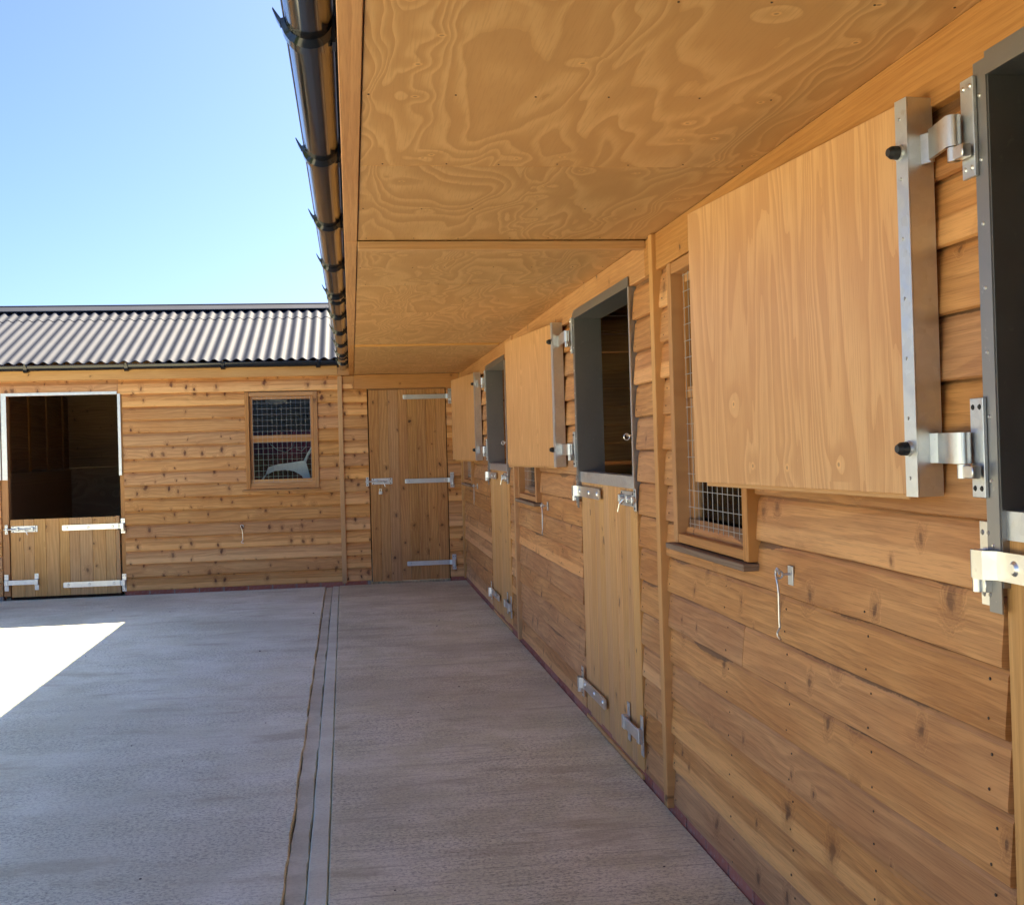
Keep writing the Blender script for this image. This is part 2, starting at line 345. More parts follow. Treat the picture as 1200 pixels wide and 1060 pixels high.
def nails(parent, cols, rows, d=-.0275, r=.0034):
    bm = bmesh.new()
    for u in cols:
        for z, dd in rows:
            uu = u+random.uniform(-.008, .008); zz = z+random.uniform(-.006, .006); dp = dd
            acyl(bm, (uu, dp, zz), (uu, dp-.0016, zz), r*random.uniform(.75, 1.1), seg=6)
    o = link('nail_heads', bm_done(bm, 'nail_heads'), M_nail, parent); o['kind'] = 'stuff'
def clad_depth(z):          # front face depth of the cladding at height z
    t = (z-BZ0) % BP
    return -.0225+.0105*min(1, max(0, t-.02)/.104)

# ------------------------------------------------------------------ hardware (local: u right, y inwards, z up)
def screws(bm, pts, y, r=.006):
    for u, z in pts: acyl(bm, (u, y, z), (u, y-.0025, z), r, r*.6, 8)
def strap_hinge(parent, u, z, length, side, d=-.030, hgt=.056, plate_h=.165, mat=None, slim=False):
    """plate and knuckle at u on the frame; strap runs to side (+1 right / -1 left) over the leaf"""
    mat = mat or M_bright
    h = empty('strap_hinge', (u, 0, z), parent=parent)
    bm = bmesh.new(); s = side
    x0, x1 = sorted((-s*.052, -s*.008)); abox(bm, x0, x1, d-.005, d, -plate_h/2, plate_h/2, .001)
    o = link('hinge_plate', bm_done(bm, 'hinge_plate'), mat, h)
    bm = bmesh.new(); cx = (x0+x1)/2
    screws(bm, [(cx-.011, plate_h/2-.022), (cx+.011, plate_h/2-.022), (cx-.011, -plate_h/2+.022), (cx+.011, -plate_h/2+.022)], d-.005)
    link('screw_heads', bm_done(bm, 'screw_heads'), M_galvd, h)
    bm = bmesh.new(); ky = d-.019
    acyl(bm, (-s*.036, ky, -hgt*.98), (-s*.036, ky, -hgt*.5), .012, seg=14); abox(bm, *sorted((-s*.036, -s*.012)), ky, d-.003, -hgt*.98, -hgt*.52, .001)
    link('knuckle', bm_done(bm, 'knuckle', True), mat, h)
    bm = bmesh.new(); acyl(bm, (-s*.036, ky, -hgt*.48), (-s*.036, ky, hgt*.5), .0145, seg=14)
    prof = []
    for x, y in ((-.036, ky-.0145), (.0, ky-.0135), (.018, d-.012), (length-.01, d-.012+.0), (length, d-.010)): prof.append((s*x, y))
    top, bot = hgt*.5, -hgt*.5
    tip = .78
    V = []
    for i, (x, y) in enumerate(prof):
        k = tip if i == len(prof)-1 else 1
        V.append([bm.verts.new(c) for c in ((x, y, bot*k), (x, y, top*k), (x, y+.007, top*k), (x, y+.007, bot*k))])
    for a, b in zip(V, V[1:]):
        for i in range(4): bm.faces.new((a[i], a[(i+1) % 4], b[(i+1) % 4], b[i]))
    bm.faces.new(V[0]); bm.faces.new(V[-1][::-1])
    link('strap', bm_done(bm, 'strap'), mat if slim else M_bright, h)
    for x in ((.075, length*.55, length-.05) if not slim else (.05, length-.04)):
        bm = bmesh.new(); acyl(bm, (s*x, d-.012, 0), (s*x, d-.017, 0), .015 if not slim else .010, .009 if not slim else .006, 14)
        link('bolt_head', bm_done(bm, 'bolt_head', True), mat, h)
    return h
def pad_bolt(parent, u, z, side, d=-.022, L=.20):
    """plate on the leaf, bolt shooting towards side"""
    h = empty('pad_bolt', (u, 0, z), parent=parent); s = side
    bm = bmesh.new(); abox(bm, *sorted((-s*L, -s*.01)), d-.004, d, -.034, .034, .001)
    link('bolt_plate', bm_done(bm, 'bolt_plate'), M_galv, h)
    bm = bmesh.new(); acyl(bm, (-s*(L-.02), d-.016, 0), (s*.06, d-.016, 0), .0085, seg=10)
    tube(bm, [(-s*(L*.55), d-.016, 0), (-s*(L*.60), d-.035, -.022), (-s*(L*.66), d-.04, -.06)], .005)
    link('bolt_rod', bm_done(bm, 'bolt_rod', True), M_bright, h)
    for x in (-L*.82, -L*.28):
        bm = bmesh.new(); abox(bm, *sorted((s*x-.012, s*x+.012)), d-.028, d-.003, -.018, .018, .003)
        link('bolt_guide', bm_done(bm, 'bolt_guide'), M_galv, h)
    bm = bmesh.new(); abox(bm, *sorted((s*.022, s*.052)), -.034, -.029, -.05, .05, .001); abox(bm, *sorted((s*.026, s*.048)), -.052, -.034, -.016, .016, .003)
    link('staple', bm_done(bm, 'staple'), M_galv, h)
    bm = bmesh.new(); screws(bm, [(-s*.03, .024), (-s*.03, -.024), (-s*(L-.02), .024), (-s*(L-.02), -.024)], d-.004); screws(bm, [(s*.037, .037), (s*.037, -.037)], -.034)
    link('screw_heads', bm_done(bm, 'screw_heads'), M_hole, h)
def kick_bolt(parent, u, z, side, d=-.022, w=.21):
    """kick-over latch: plates on leaf and frame and a hinged arm between them"""
    h = empty('kick_over_latch', (u, 0, z), parent=parent); s = side
    for x, o, dd in ((-s*w, .0, d), (s*.035, 0, -.030)):
        bm = bmesh.new(); abox(bm, x-.021, x+.021, dd-.005, dd, -.088, .088, .001); screws(bm, [(x, .07), (x, -.07)], dd-.005, .005)
        link('latch_plate', bm_done(bm, 'latch_plate'), M_galv, h)
    bm = bmesh.new(); x0, x1 = sorted((-s*(w+.018), s*.05))
    abox(bm, x0, x1, -.052, -.042, -.026, .026, .002)
    abox(bm, *sorted((-s*w-.022, -s*w+.022)), -.056, d-.004, -.032, .032, .004); abox(bm, *sorted((s*.015, s*.055)), -.056, -.034, -.032, .032, .004)
    link('latch_arm', bm_done(bm, 'latch_arm'), M_galv, h)
def cabin_hook(parent, u, z):
    h = empty('cabin_hook', (u, 0, z), parent=parent)
    bm = bmesh.new(); dd = clad_depth(z)-.004
    abox(bm, -.018, .018, dd-.003, dd+.002, -.028, .028, .001); tube(bm, [(0, dd, .004), (0, dd-.028, .004)], .0035)
    ring = [(0.0, dd-.036+.011*math.cos(t), .004+.011*math.sin(t)) for t in [i*math.pi/5 for i in range(11)]]; tube(bm, ring, .003)
    link('hook_plate', bm_done(bm, 'hook_plate'), M_galv, h)
    bm = bmesh.new(); o = Vector((-.012, dd-.040, 0)); K = [(.010, .004), (.004, .016), (-.008, .020), (-.018, .012), (-.018, -.002), (-.006, -.024), (.000, -.05), (.004, -.13), (.006, -.148), (-.004, -.158), (-.014, -.166), (-.012, -.176), (.010, -.182)]
    tube(bm, [o+Vector((a, (.006 if b > -.1 else .004)+.0*b, b)) for a, b in K], .0033, 7)
    link('hook_rod', bm_done(bm, 'hook_rod', True), M_bright, h)

# ------------------------------------------------------------------ window
def window(parent, u0, u1, z0=1.10, z1=2.17, proud=.045, sill=True, dark_sill=True, clutter=False):
    h = empty('window', ((u0+u1)/2, 0, z0), parent=parent); ox = (u0+u1)/2
    a, b = u0-ox, u1-ox; H = z1-z0; s = .045
    vstick('stile', a, a+s, -proud, .055, 0.0, H, M_trim, h); vstick('stile', b-s, b, -proud, .055, 0., H, M_trim, h)
    hstick('rail', a+s, b-s, -proud+.004, .055, H-s, H-.002, M_trim, h)
    hstick('rail', a+s, b-s, -proud+.004, .055, 0.002, s*.8, M_trim, h)
    if sill:
        timber_piece('sill', (b-a)+.06, .105, .022, M_sill if dark_sill else M_trim, h, (a-.045, -.072, -.026))
    # sashes
    mid = H*.515; k = .035
    for (p, q, yy) in ((s*.8, mid, .012), (mid, H-s, -.004)):
        vstick('sash_stile', a+s+.003, a+s+k, yy, yy+.035, p, q, M_trim, h, .002); vstick('sash_stile', b-s-k, b-s-.003, yy, yy+.035, p, q, M_trim, h, .002)
        hstick('sash_rail', a+s+k, b-s-k, yy+.001, yy+.034, p, p+k+.006, M_trim, h, .002); hstick('sash_rail', a+s+k, b-s-k, yy+.001, yy+.034, q-k, q-.001, M_trim, h, .002)
        box('pane', (a+s+k-.005, b-s-k+.005, 0, .004, p+k, q-k+.003), M_glass, h, (0, yy+.016, 0), bev=0)
    bm = bmesh.new(); x0, x1 = a+s+k-.004, b-s-k+.004; n = int((x1-x0)/.0525); my = -.008
    for i in range(n+1):
        x = x0+.006+(x1-x0-.012)*i/n; acyl(bm, (x, my, s), (x+random.uniform(-.003, .003), my, H-s), .0013, seg=4, cap=False)
    m = int(H/.062)
    for i in range(m):
        z = s+.03+i*.0622
        if z < H-s: acyl(bm, (x0, my-.0025, z), (x1, my-.0025, z+random.uniform(-.002, .002)), .0013, seg=4, cap=False)
    link('wire_mesh', bm_done(bm, 'wire_mesh'), M_wire, h)
    return h

# ------------------------------------------------------------------ stable lower door (planks, cap, hardware)
def planks(parent, u0, u1, z0, z1, n, mat, d=-.018, T=.022, jit=.15):
    ws = [1+random.uniform(-jit, jit) for _ in range(n)]; t = sum(ws); x = u0
    for wv in ws:
        wd = (u1-u0)*wv/t
        vstick('plank', x+.0006, x+wd-.0006, d+random.uniform(-.0005, .0005), d+T, z0+random.uniform(-.001, .001), z1, mat, parent, .0028)
        x += wd
def ledges(parent, u0, u1, zs, mat, d=.006):
    for z in zs: hstick('ledge', u0+.02, u1-.02, d, d+.03, z-.05, z+.05, mat, parent)

def doorway_right(B, j, dz=0., stand=.146):
    """block one doorway: far jamb at y=j (local u=-j), opening 1.31 wide towards the camera, top door folded back over the window"""
    a, b = -j, -j+1.225
    # steel lining and flanges
    f = empty('door_frame', (a, 0, 0), parent=B)
    bm = bmesh.new(); W = b-a
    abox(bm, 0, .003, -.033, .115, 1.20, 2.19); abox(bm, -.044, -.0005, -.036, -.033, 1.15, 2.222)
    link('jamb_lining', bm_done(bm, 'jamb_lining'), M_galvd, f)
    bm = bmesh.new(); abox(bm, W-.003, W, -.033, .115, 1.20, 2.19); abox(bm, W+.0005, W+.020, -.036, -.033, 1.20, 2.19)
    link('jamb_lining', bm_done(bm, 'jamb_lining'), M_galv, f)
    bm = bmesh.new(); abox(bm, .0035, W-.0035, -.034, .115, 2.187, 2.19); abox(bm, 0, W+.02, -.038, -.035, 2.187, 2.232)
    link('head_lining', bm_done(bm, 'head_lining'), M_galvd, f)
    bm = bmesh.new()
    for k in range(8): screws(bm, [(-.024, 1.28+k*.125)], -.036, .0045)
    link('screw_heads', bm_done(bm, 'screw_heads'), M_bright, f)
    for (x0, x1) in ((-.07, -.0165), (W-.008, W+.07)): vstick('frame_post', x0, x1, .0065, .1, .04, 2.18, M_trim, f)
    hstick('threshold', .01, W-.01, -.028, .07, .006, .028, M_pale, f)
    # lower leaf
    D = empty('stable_door', (a, 0, 0), parent=B)
    D['label'] = 'closed lower stable door of upright boards with metal strap hinges'
    planks(D, -.014, W-.012, .035, 1.30, 11, M_door); ledges(D, .0, W-.02, (.2, .7, 1.2), M_door)
    bm = bmesh.new(); abox(bm, -.016, W-.010, -.0235, -.0205, 1.292, 1.345); abox(bm, -.0, W-.010, -.0235, .045, 1.345, 1.348)
    link('metal_cap', bm_done(bm, 'metal_cap'), M_galv, D)
    strap_hinge(D, -.022, 1.243, .56, 1); strap_hinge(D, -.022, .19, .56, 1)
    pad_bolt(D, W-.018, 1.245, 1, L=.26); kick_bolt(D, W-.01, .21, 1, w=.24)
    bm = bmesh.new(); acyl(bm, (W+.012, -.036, 1.53), (W+.012, -.06, 1.53), .005, seg=8)
    ring = [(W+.012+.003*math.cos(t), -.060+.012*math.cos(t), 1.525+.014*math.sin(t)) for t in [i*math.pi/6 for i in range(13)]]; tube(bm, ring, .0028)
    link('door_catch', bm_done(bm, 'door_catch', True), M_bright, f)
    # upper leaf folded back (local X runs away from the hinge to the left)
    T = empty('top_door', (a-stand, -.086, 1.372), (0, 0, R(6.0)), parent=B)
    T['label'] = 'plywood top door hooked back against the wall with a metal hinge edge'
    Wd, Hh = 1.18, .832
    bm = bmesh.new(); abox(bm, -Hh*0, Hh, 0, .016, 0, Wd-.003, .0015)
    link('panel', bm_done(bm, 'panel'), M_shut, T, (-.003, 0, 0), (0, -math.pi/2, 0))
    # ledges behind
    hstick('ledge', -Wd+.05, -.06, .0165, .042, -.012, .07, M_pale, T); hstick('ledge', -Wd+.05, -.06, .0165, .042, Hh-.075, Hh+.006, M_pale, T)
    vstick('ledge', -.075, -.004, .043, .062, .0, Hh-.005, M_pale, T)
    bm = bmesh.new(); abox(bm, -.040, .003, -.0035, -.0005, -.004, Hh+.006); abox(bm, 0, .003, 0, .058, -.004, Hh+.006)
    for k in range(7): screws(bm, [(-.024, .035+k*.127)], -.0035, .0042)
    link('edge_channel', bm_done(bm, 'edge_channel'), M_galv, T)
    for zz in (.098, Hh-.105):
        k = empty('top_hinge', (0, 0, zz), parent=T)
        bm = bmesh.new(); acyl(bm, (-.028, -.0035, 0), (-.028, -.008, 0), .017, seg=16); link('washer', bm_done(bm, 'washer', True), M_bright, k)
    for zz in (.098, Hh-.105):
        bm = bmesh.new(); acyl(bm, (-.028, -.008, zz), (-.028, -.022, zz), .0150, .0140, 16); acyl(bm, (-.028, -.022, zz), (-.028, -.031, zz), .0140, .0085, 16)
        link('rubber_cap', bm_done(bm, 'rubber_cap', True), M_rubber, T)
    h = empty('top_door_hinge', (a, 0, 1.372), parent=B)
    for zz in (.098, Hh-.105):
        bm = bmesh.new(); kx, ky = -.078, -.062; px = -stand
        V = []
        for x, y in ((px-.0, -.058), (px+.025, -.048), (px+.04, -.062), (kx, ky-.016), (kx+.012, ky-.01)): V.append([bm.verts.new(c) for c in ((x, y, zz-.031), (x, y, zz+.031), (x, y+.008, zz+.031), (x, y+.008, zz-.031))])
        for p, q in zip(V, V[1:]):
            for i in range(4): bm.faces.new((p[i], p[(i+1) % 4], q[(i+1) % 4], q[i]))
        bm.faces.new(V[0]); bm.faces.new(V[-1][::-1])
        acyl(bm, (kx, ky, zz-.031), (kx, ky, zz+.031), .0155, seg=16)
        link('strap', bm_done(bm, 'strap', True), M_bright, h)
        bm = bmesh.new(); acyl(bm, (kx, ky, zz-.06), (kx, ky, zz-.0325), .0125, seg=14); abox(bm, kx, kx+.045, ky-.008, ky+.012, zz-.06, zz-.034, .002)
        link('knuckle', bm_done(bm, 'knuckle', True), M_bright, h)
        bm = bmesh.new(); abox(bm, -.078, -.032, -.045, -.0365, zz-.098, zz+.098, .0012)
        link('hinge_plate', bm_done(bm, 'hinge_plate'), M_galv, h)
        bm = bmesh.new(); screws(bm, [(-.067, zz+.08), (-.043, zz+.08), (-.067, zz-.08), (-.043, zz-.08)], -.045)
        link('screw_heads', bm_done(bm, 'screw_heads'), M_hole if zz < .2 else M_bright, h)

# ------------------------------------------------------------------ corrugated roof
def roof_slope(name, parent, u0, u1, e, k, ze, tan, sgn=1, cut=None, pitch=.118, amp=.0135, lap=None):
    """sheet from eave depth e (height ze) to ridge depth k; cut(u, d) clips each side"""
    n = int((u1-u0)/pitch*10); bm = bmesh.new(); rows = []
    ds = [e, e+(k-e)*.5, e+(k-e)*.86, k] if True else [e, k]
    for t in (0., -.007):
        R_ = []
        for i in range(n+1):
            u = u0+(u1-u0)*i/n; c = amp*math.cos(2*math.pi*u/pitch)
            kk = k if cut is None else (cut(u) if sgn > 0 else k)
            kk = max(min(kk, k), e+.01) if sgn > 0 else kk
            R_.append([bm.verts.new((u, e+(kk-e)*f, ze+(kk-e)*f*tan+c+t)) for f in (0., .5, 1.)])
        rows.append(R_)
    for R_ in rows:
        for a, b in zip(R_, R_[1:]):
            for j in range(2): bm.faces.new((a[j], b[j], b[j+1], a[j+1]))
    for a, b, c, d in zip(rows[0], rows[0][1:], rows[1][1:], rows[1]): bm.faces.new((a[0], d[0], c[0], b[0]))
    bmesh.ops.recalc_face_normals(bm, faces=bm.faces)
    me = bpy.data.meshes.new(name); bm.to_mesh(me); bm.free()
    for p in me.polygons: p.use_smooth = True
    me.set_sharp_from_angle(angle=R(50))
    return link(name, me, M_roof, parent)

def clip_roof(bm, e, ze, k):
    for co, no in (((0, e, ze), (0, -TANR, 1)), ((0, k, ze+TANR*(k-e)), (0, .43, 1))):
        bmesh.ops.bisect_plane(bm, geom=bm.verts[:]+bm.edges[:]+bm.faces[:], plane_co=co, plane_no=no, clear_outer=True)
TANR = .42
# ================================================================== GROUND
def slab(name, x0, x1, y0, y1, z1, mat, skew0=0., skew1=0., th=.1, rag=0., nseg=1):
    """skew: shift of the left/right edge per metre of y beyond 3.85; rag: uneven edges"""
    bm = bmesh.new(); L = []
    for i in range(nseg+1):
        y = y0+(y1-y0)*i/nseg
        a = x0+skew0*(y-3.85)+(rag*noise.noise((y*3.1, x0, 0))+rag*.5*noise.noise((y*17, x0, 3)) if rag and x0 > -8 else 0)
        b = x1+skew1*(y-3.85)+(rag*noise.noise((y*3.7, x1, 5))+rag*.5*noise.noise((y*19, x1, 8)) if rag and x1 < -.5 else 0)
        L.append([bm.verts.new(c) for c in ((a, y, z1-.012), (a+.005, y, z1), (b-.005, y, z1), (b, y, z1-.012), (b, y, z1-th), (a, y, z1-th))])
    for p, q in zip(L, L[1:]):
        for i in range(6): bm.faces.new((p[i], p[(i+1) % 6], q[(i+1) % 6], q[i]))
    bm.faces.new(L[0]); bm.faces.new(L[-1][::-1])
    o = link(name, bm_done(bm, name), mat); o['kind'] = 'structure'; return o
KS = -.0062
slab('yard_slab', -14., -1.5345, -9, 12.80, 0, M_con, 0, KS, rag=.009, nseg=520)
slab('drain_channel', -1.5315, -1.4585, -9, 12.80, -.009, M_con3, KS, KS, rag=.009, nseg=520)
slab('channel_edge', -1.4555, -1.384, -9, 12.80, -.001, M_con4, KS, KS, rag=.003, nseg=320)
slab('apron_slab', -1.382, -.02, -9, 12.80, .0035, M_con2, KS, 0, rag=.0015, nseg=200)
bm = bmesh.new(); abox(bm, -14, 6, -9, 18, -.35, -.035); o = link('sub_base', bm_done(bm, 'sub_base'), M_crack); o['kind'] = 'structure'
bm = bmesh.new(); bmesh.ops.create_grid(bm, x_segments=1, y_segments=1, size=600); o = link('ground', bm_done(bm, 'ground'), M_field, None, (0, 0, -.12)); o['kind'] = 'structure'
bm = bmesh.new(); rr = random.Random(4)
for _ in range(34):
    x, y = rr.uniform(-5, -.2), 3.+rr.random()**1.4*9; s = rr.uniform(.003, .0065)
    r_ = bmesh.ops.create_icosphere(bm, subdivisions=1, radius=s, matrix=Matrix.Translation((x, y, s*.4+.002)) @ Matrix.Diagonal((1.3, 1, .6, 1)))
o = link('grit', bm_done(bm, 'grit'), M_nail); tag(o, 'tiny dark specks of grit scattered over the concrete', 'grit', kind='stuff')

# ================================================================== BLOCK ONE (right)
B1 = empty('stable_block', (0, 0, 0), (0, 0, -math.pi/2))
tag(B1, 'long timber stable row on the right with open plywood top doors', 'stable', 'timber stable buildings')
J = [(-2.07, .216), (2.035, .216), (6.14, .38), (10.28, .50)]
NX = [J[i+1][0]-1.225 for i in range(3)]
ZT = 2.34                                        # soffit
rows = [BZ0+BP*i for i in range(15)]
def clad_run(P, u0, u1, mat, holes=(), z_from=0, joint=None, rough=.0016):
    for i, z in enumerate(rows):
        segs = [(u0, u1)]
        for (a, b, h0, h1) in holes:
            if z+BP*.55 > h0 and z+BP*.45 < h1:
                segs = [s for p, q in segs for s in ((p, min(q, a)), (max(p, b), q)) if s[1]-s[0] > .01]
        if joint and joint[0] == i:
            segs = [s for p, q in segs for s in (((p, joint[1]-.002), (joint[1]+.002, q)) if p < joint[1] < q else ((p, q),))]
        for p, q in segs: clad_board(p+.001, q-.001, z, mat, P, rough)
for k, (j, st) in enumerate(J):
    strip = j+2.44
    doorway_right(B1, j, stand=st)
    wy0, wy1 = j+1.38, j+2.20
    if k < 3:
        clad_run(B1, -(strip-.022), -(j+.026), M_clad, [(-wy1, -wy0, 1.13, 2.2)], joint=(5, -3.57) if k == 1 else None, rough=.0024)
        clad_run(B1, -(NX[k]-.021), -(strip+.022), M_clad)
        vstick('cover_strip', -(strip+.024), -(strip-.024), -.048, -.004, .03, ZT-.002, M_pale, B1)
    else:
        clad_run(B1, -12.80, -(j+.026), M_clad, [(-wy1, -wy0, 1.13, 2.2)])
        vstick('cover_strip', -12.800, -12.765, -.045, -.004, .03, ZT-.002, M_pale, B1)
    window(B1, -wy1, -wy0, 1.115, 2.178, proud=.05)
    cabin_hook(B1, -(j+1.10), 1.105)
    # backing behind the boards with openings for door and window
    y0, y1 = j+.072, (NX[k]-.07 if k < 3 else 12.9)
    bm = bmesh.new()
    abox(bm, -wy0, -y0, .0045, .03, .04, 2.34); abox(bm, -y1, -wy1, .0045, .03, .04, 2.34)
    abox(bm, -wy1, -wy0, .0045, .03, .04, 1.11); abox(bm, -wy1, -wy0, .0045, .03, 2.18, 2.34)
    if k < 3: abox(bm, -(NX[k]+1.225), -NX[k], .0045, .03, 2.205, 2.34)
    link('wall_lining', bm_done(bm, 'wall_lining'), M_inner, B1)
# head board over everything, in lengths
for a, b in ((-6.9, -3.3), (-3.3, .48), (.48, 4.63), (4.63, 8.86), (8.86, 12.8)):
    hstick('head_board', -b+.001, -a-.001, -.030, .004, 2.191, ZT-.001, M_trim, B1)
# nails
cols = [2.17, 2.70, 3.24, 3.79, 4.33, 4.60, 4.76, 4.97]
rw = [(z+.03+q, clad_depth(z+.03+q)) for z in rows[:15] for q in ((0., .075))]
nails(B1, [-c for c in (2.12, 2.66, 3.20, 3.74)]+[-4.42, -4.54, -4.86], [r for r in rw if r[0] < 1.09])
nails(B1, [-c for c in (4.40, 4.55, 4.86)], [r for r in rw if r[0] > 1.15])
nails(B1, [-c for c in (6.25, 6.79, 7.33, 7.87, 8.45, 8.66, 8.98)], [r for r in rw if r[0] < 1.09])
# brick plinth
def plinth(P, u0, u1, d0=-.018, blen=.25):
    bm = bmesh.new(); abox(bm, u0, u1, d0+.006, .1, -.03, .046); link('mortar', bm_done(bm, 'mortar'), M_mortar, P)
    me = None; u = u0
    while u+blen <= u1+.05:
        if me is None: me = box('brick', (0, blen-.012, 0, .1, -.03, .0535), M_brick, P, (u, d0, 0), bev=.003).data
        else: link('brick', me, M_brick, P, (u, d0+random.uniform(-.0015, .0015), random.uniform(-.002, .001)))
        u += blen
plinth(B1, -12.79, 2.0)
# soffit: panels with plywood figure; grain along the row
def soffit_panel(y0, y1, x0=-1.216, x1=-.002, drop=0.):
    bm = bmesh.new(); abox(bm, 0, y1-y0, 0, .012, 0, x1-x0, .001)
    # local X -> world y, Z -> world x.  in block frame: u=-y, d=x.  X->-u, Z->+d, so Y-> ... use matrix
    o = link('soffit_panel', bm_done(bm, 'soffit_panel'), M_soff, B1)
    m = Matrix(((-1, 0, 0, -y0), (0, 0, 1, x0), (0, 1, 0, ZT+drop), (0, 0, 0, 1)))
    o.matrix_basis = m; return o
for y0, y1 in ((-7, -3.75), (-3.748, -.5), (-.498, 2.0-.0), (2.002, 3.389), (3.391, 4.60), (4.662, 5.88), (5.882, 7.05), (7.052, 9.17), (9.202, 11.4), (11.402, 12.80)):
    soffit_panel(y0, y1, drop=random.uniform(0, .0012))
def lumber(name, y0, y1, x0, x1, z0, z1, mat, axis='y'):
    """world-bounds timber in block one; grain along axis"""
    if axis == 'y': return timber_piece(name, y1-y0, x1-x0, z1-z0, mat, B1, (-y1, x0, z0))
    bm = bmesh.new(); abox(bm, 0, x1-x0, 0, y1-y0, 0, z1-z0, .002)
    return link(name, bm_done(bm, name), mat, B1, (-y0, x0, z0), (0, 0, math.pi/2))
lumber('soffit_strip', 4.608, 4.655, -1.2165, -.03, ZT-.036, ZT-.001, M_pale, 'x')
bm = bmesh.new()
for yy in (1.45, 2.1, 2.70, 3.36, 4.0, 4.56, 5.3, 5.84, 6.5):
    for i in range(7):
        nu, nd = -yy+random.uniform(-.008, .008), -1.18+i*.19+random.uniform(-.03, .03)
        acyl(bm, (nu, nd, ZT+.001), (nu, nd, ZT-.0006), .0026, seg=6)
link('nail_heads', bm_done(bm, 'nail_heads'), M_nail, B1)['kind'] = 'stuff'
lumber('soffit_strip', 9.172, 9.200, -1.2165, -.052, ZT-.016, ZT+.003, M_pale, 'x')
def edge_board(y0, y1):       # flat board along the canopy edge: width lies horizontally
    bm = bmesh.new(); abox(bm, 0, y1-y0, 0, .02, 0, .051, .002)
    o = link('edge_board', bm_done(bm, 'edge_board'), M_trim, B1)
    o.matrix_basis = Matrix(((-1, 0, 0, -y0), (0, 0, 1, -1.270), (0, 1, 0, ZT-.004), (0, 0, 0, 1)))
for a, b in ((-7, -.6), (-.6, 4.60), (4.602, 9.17), (9.172, 12.77)): edge_board(a, b-.001)
for a, b in ((-7, -2.6), (-2.6, 1.4), (1.4, 5.8), (5.8, 10.1), (10.1, 12.77)):
    timber_piece('fascia_board', b-a-.002, .02, .13, M_trim, B1, (-b, -1.2695, ZT+.018))
# gutter
GX, GZ, GR = -1.329, 2.436, .052
def gutter(P, u0, u1, d, z, r, brackets, unions, name='gutter'):
    G = empty(name, ((u0+u1)/2, d, z), parent=P); ox = (u0+u1)/2
    bm = bmesh.new(); N = 14; rings = []
    L = u1-u0; n = 12
    for i in range(n+1):
        x = u0-ox+L*i/n; dz = .0012*math.sin(i*2.1)
        row = []
        for rr_, sgn in ((r, 1), (r-.003, -1)):
            ts = [math.pi+math.pi*k/N for k in range(N+1)]
            if sgn < 0: ts = ts[::-1]
            for t in ts: row.append(bm.verts.new((x, rr_*math.cos(t), rr_*math.sin(t)*1.02+dz)))
        # rolled front lip
        rings.append(row)
    m = len(rings[0])
    for a, b in zip(rings, rings[1:]):
        for k in range(m): bm.faces.new((a[k], a[(k+1) % m], b[(k+1) % m], b[k]))
    bm.faces.new(rings[0]); bm.faces.new(rings[-1][::-1])
    acyl(bm, (u0-ox, -r, .002), (u1-ox, -r, .002), .0045, seg=8)
    link('trough', bm_done(bm, 'trough', True), M_gut, G)
    def wrap(x, w_, extra, horn):
        bm = bmesh.new(); rg = []
        pts = []
        for k in range(17):
            t = math.pi*1.02+(math.pi*.98)*k/16; th = extra*(1+.9*math.sin((t-math.pi))**2)
            pts.append(((r+.001)*math.cos(t), (r+.001)*math.sin(t), (r+th)*math.cos(t), (r+th)*math.sin(t)))
        if horn:
            pts.insert(0, (-r*1.50, r*.50, -r*1.52, r*.42)); pts.insert(1, (-r*1.28, r*.12, -r*1.36, r*.0)); pts.insert(2, (-r*1.10, -r*.12, -r*1.2, -r*.30))
        hw = w_/2; prev = None; first = None
        for (a, b, c, d_) in pts:
            hw = w_/2*(1 if a > -r*.6 else (.8 if a > -r*1.05 else (.5 if a > -r*1.3 else .1))) if horn else w_/2
            q = [bm.verts.new((x-hw, a, b)), bm.verts.new((x-hw*.8, c, d_)), bm.verts.new((x+hw*.8, c, d_)), bm.verts.new((x+hw, a, b))]
            if prev:
                for i in range(4): bm.faces.new((prev[i], prev[(i+1) % 4], q[(i+1) % 4], q[i]))
            else: first = q
            prev = q
        bm.faces.new(first[::-1]); bm.faces.new(prev)
        abox(bm, x-hw, x+hw, r-.004, r+.003, -r*1.1, r*.4)
        return bm
    for x in brackets: link('gutter_bracket', bm_done(wrap(x-ox, .058, .010, True), 'gutter_bracket', True), M_gut, G)
    for x in unions: link('gutter_union', bm_done(wrap(x-ox, .075, .006, False), 'gutter_union', True), M_gut, G)
    return G
br = [-(2.50+1.035*k) for k in range(-9, 10)]
gutter(B1, -12.74, 7., GX, GZ, GR, br, [-6.95, -2.2+4.9, -11.2])
# roofs of block one: pitched towards the yard, valley cut where it meets block two
E1, K1, TAN = -1.285, 2.15, .42
roof_slope('roof_sheet', B1, -16.1, 7., E1, K1, 2.505, TAN, cut=lambda u: K1 if -u < 12.66 else None or K1)
roof_slope('roof_sheet', B1, -12.9, 7., K1, 4.6, 2.505+TAN*(K1-E1), -TAN)
for o in [x for x in B1.children if x.name.startswith('roof_sheet')]:      # clip the first slope along the valley line
    bm = bmesh.new(); bm.from_mesh(o.data)
    # valley: y-12.66 = x-E1  ->  -u-12.66 = d-E1 ; keep -u-12.66 < d-E1
    bmesh.ops.bisect_plane(bm, geom=bm.verts[:]+bm.edges[:]+bm.faces[:], plane_co=(-12.66, E1, 0), plane_no=(-1, -1, 0), clear_outer=True)
    bm.to_mesh(o.data); bm.free()
box('ridge_capping', (-12.9, 7., K1-.12, K1+.12, 2.505+TAN*(K1-E1)+.02, 2.505+TAN*(K1-E1)+.05), M_roof, B1)
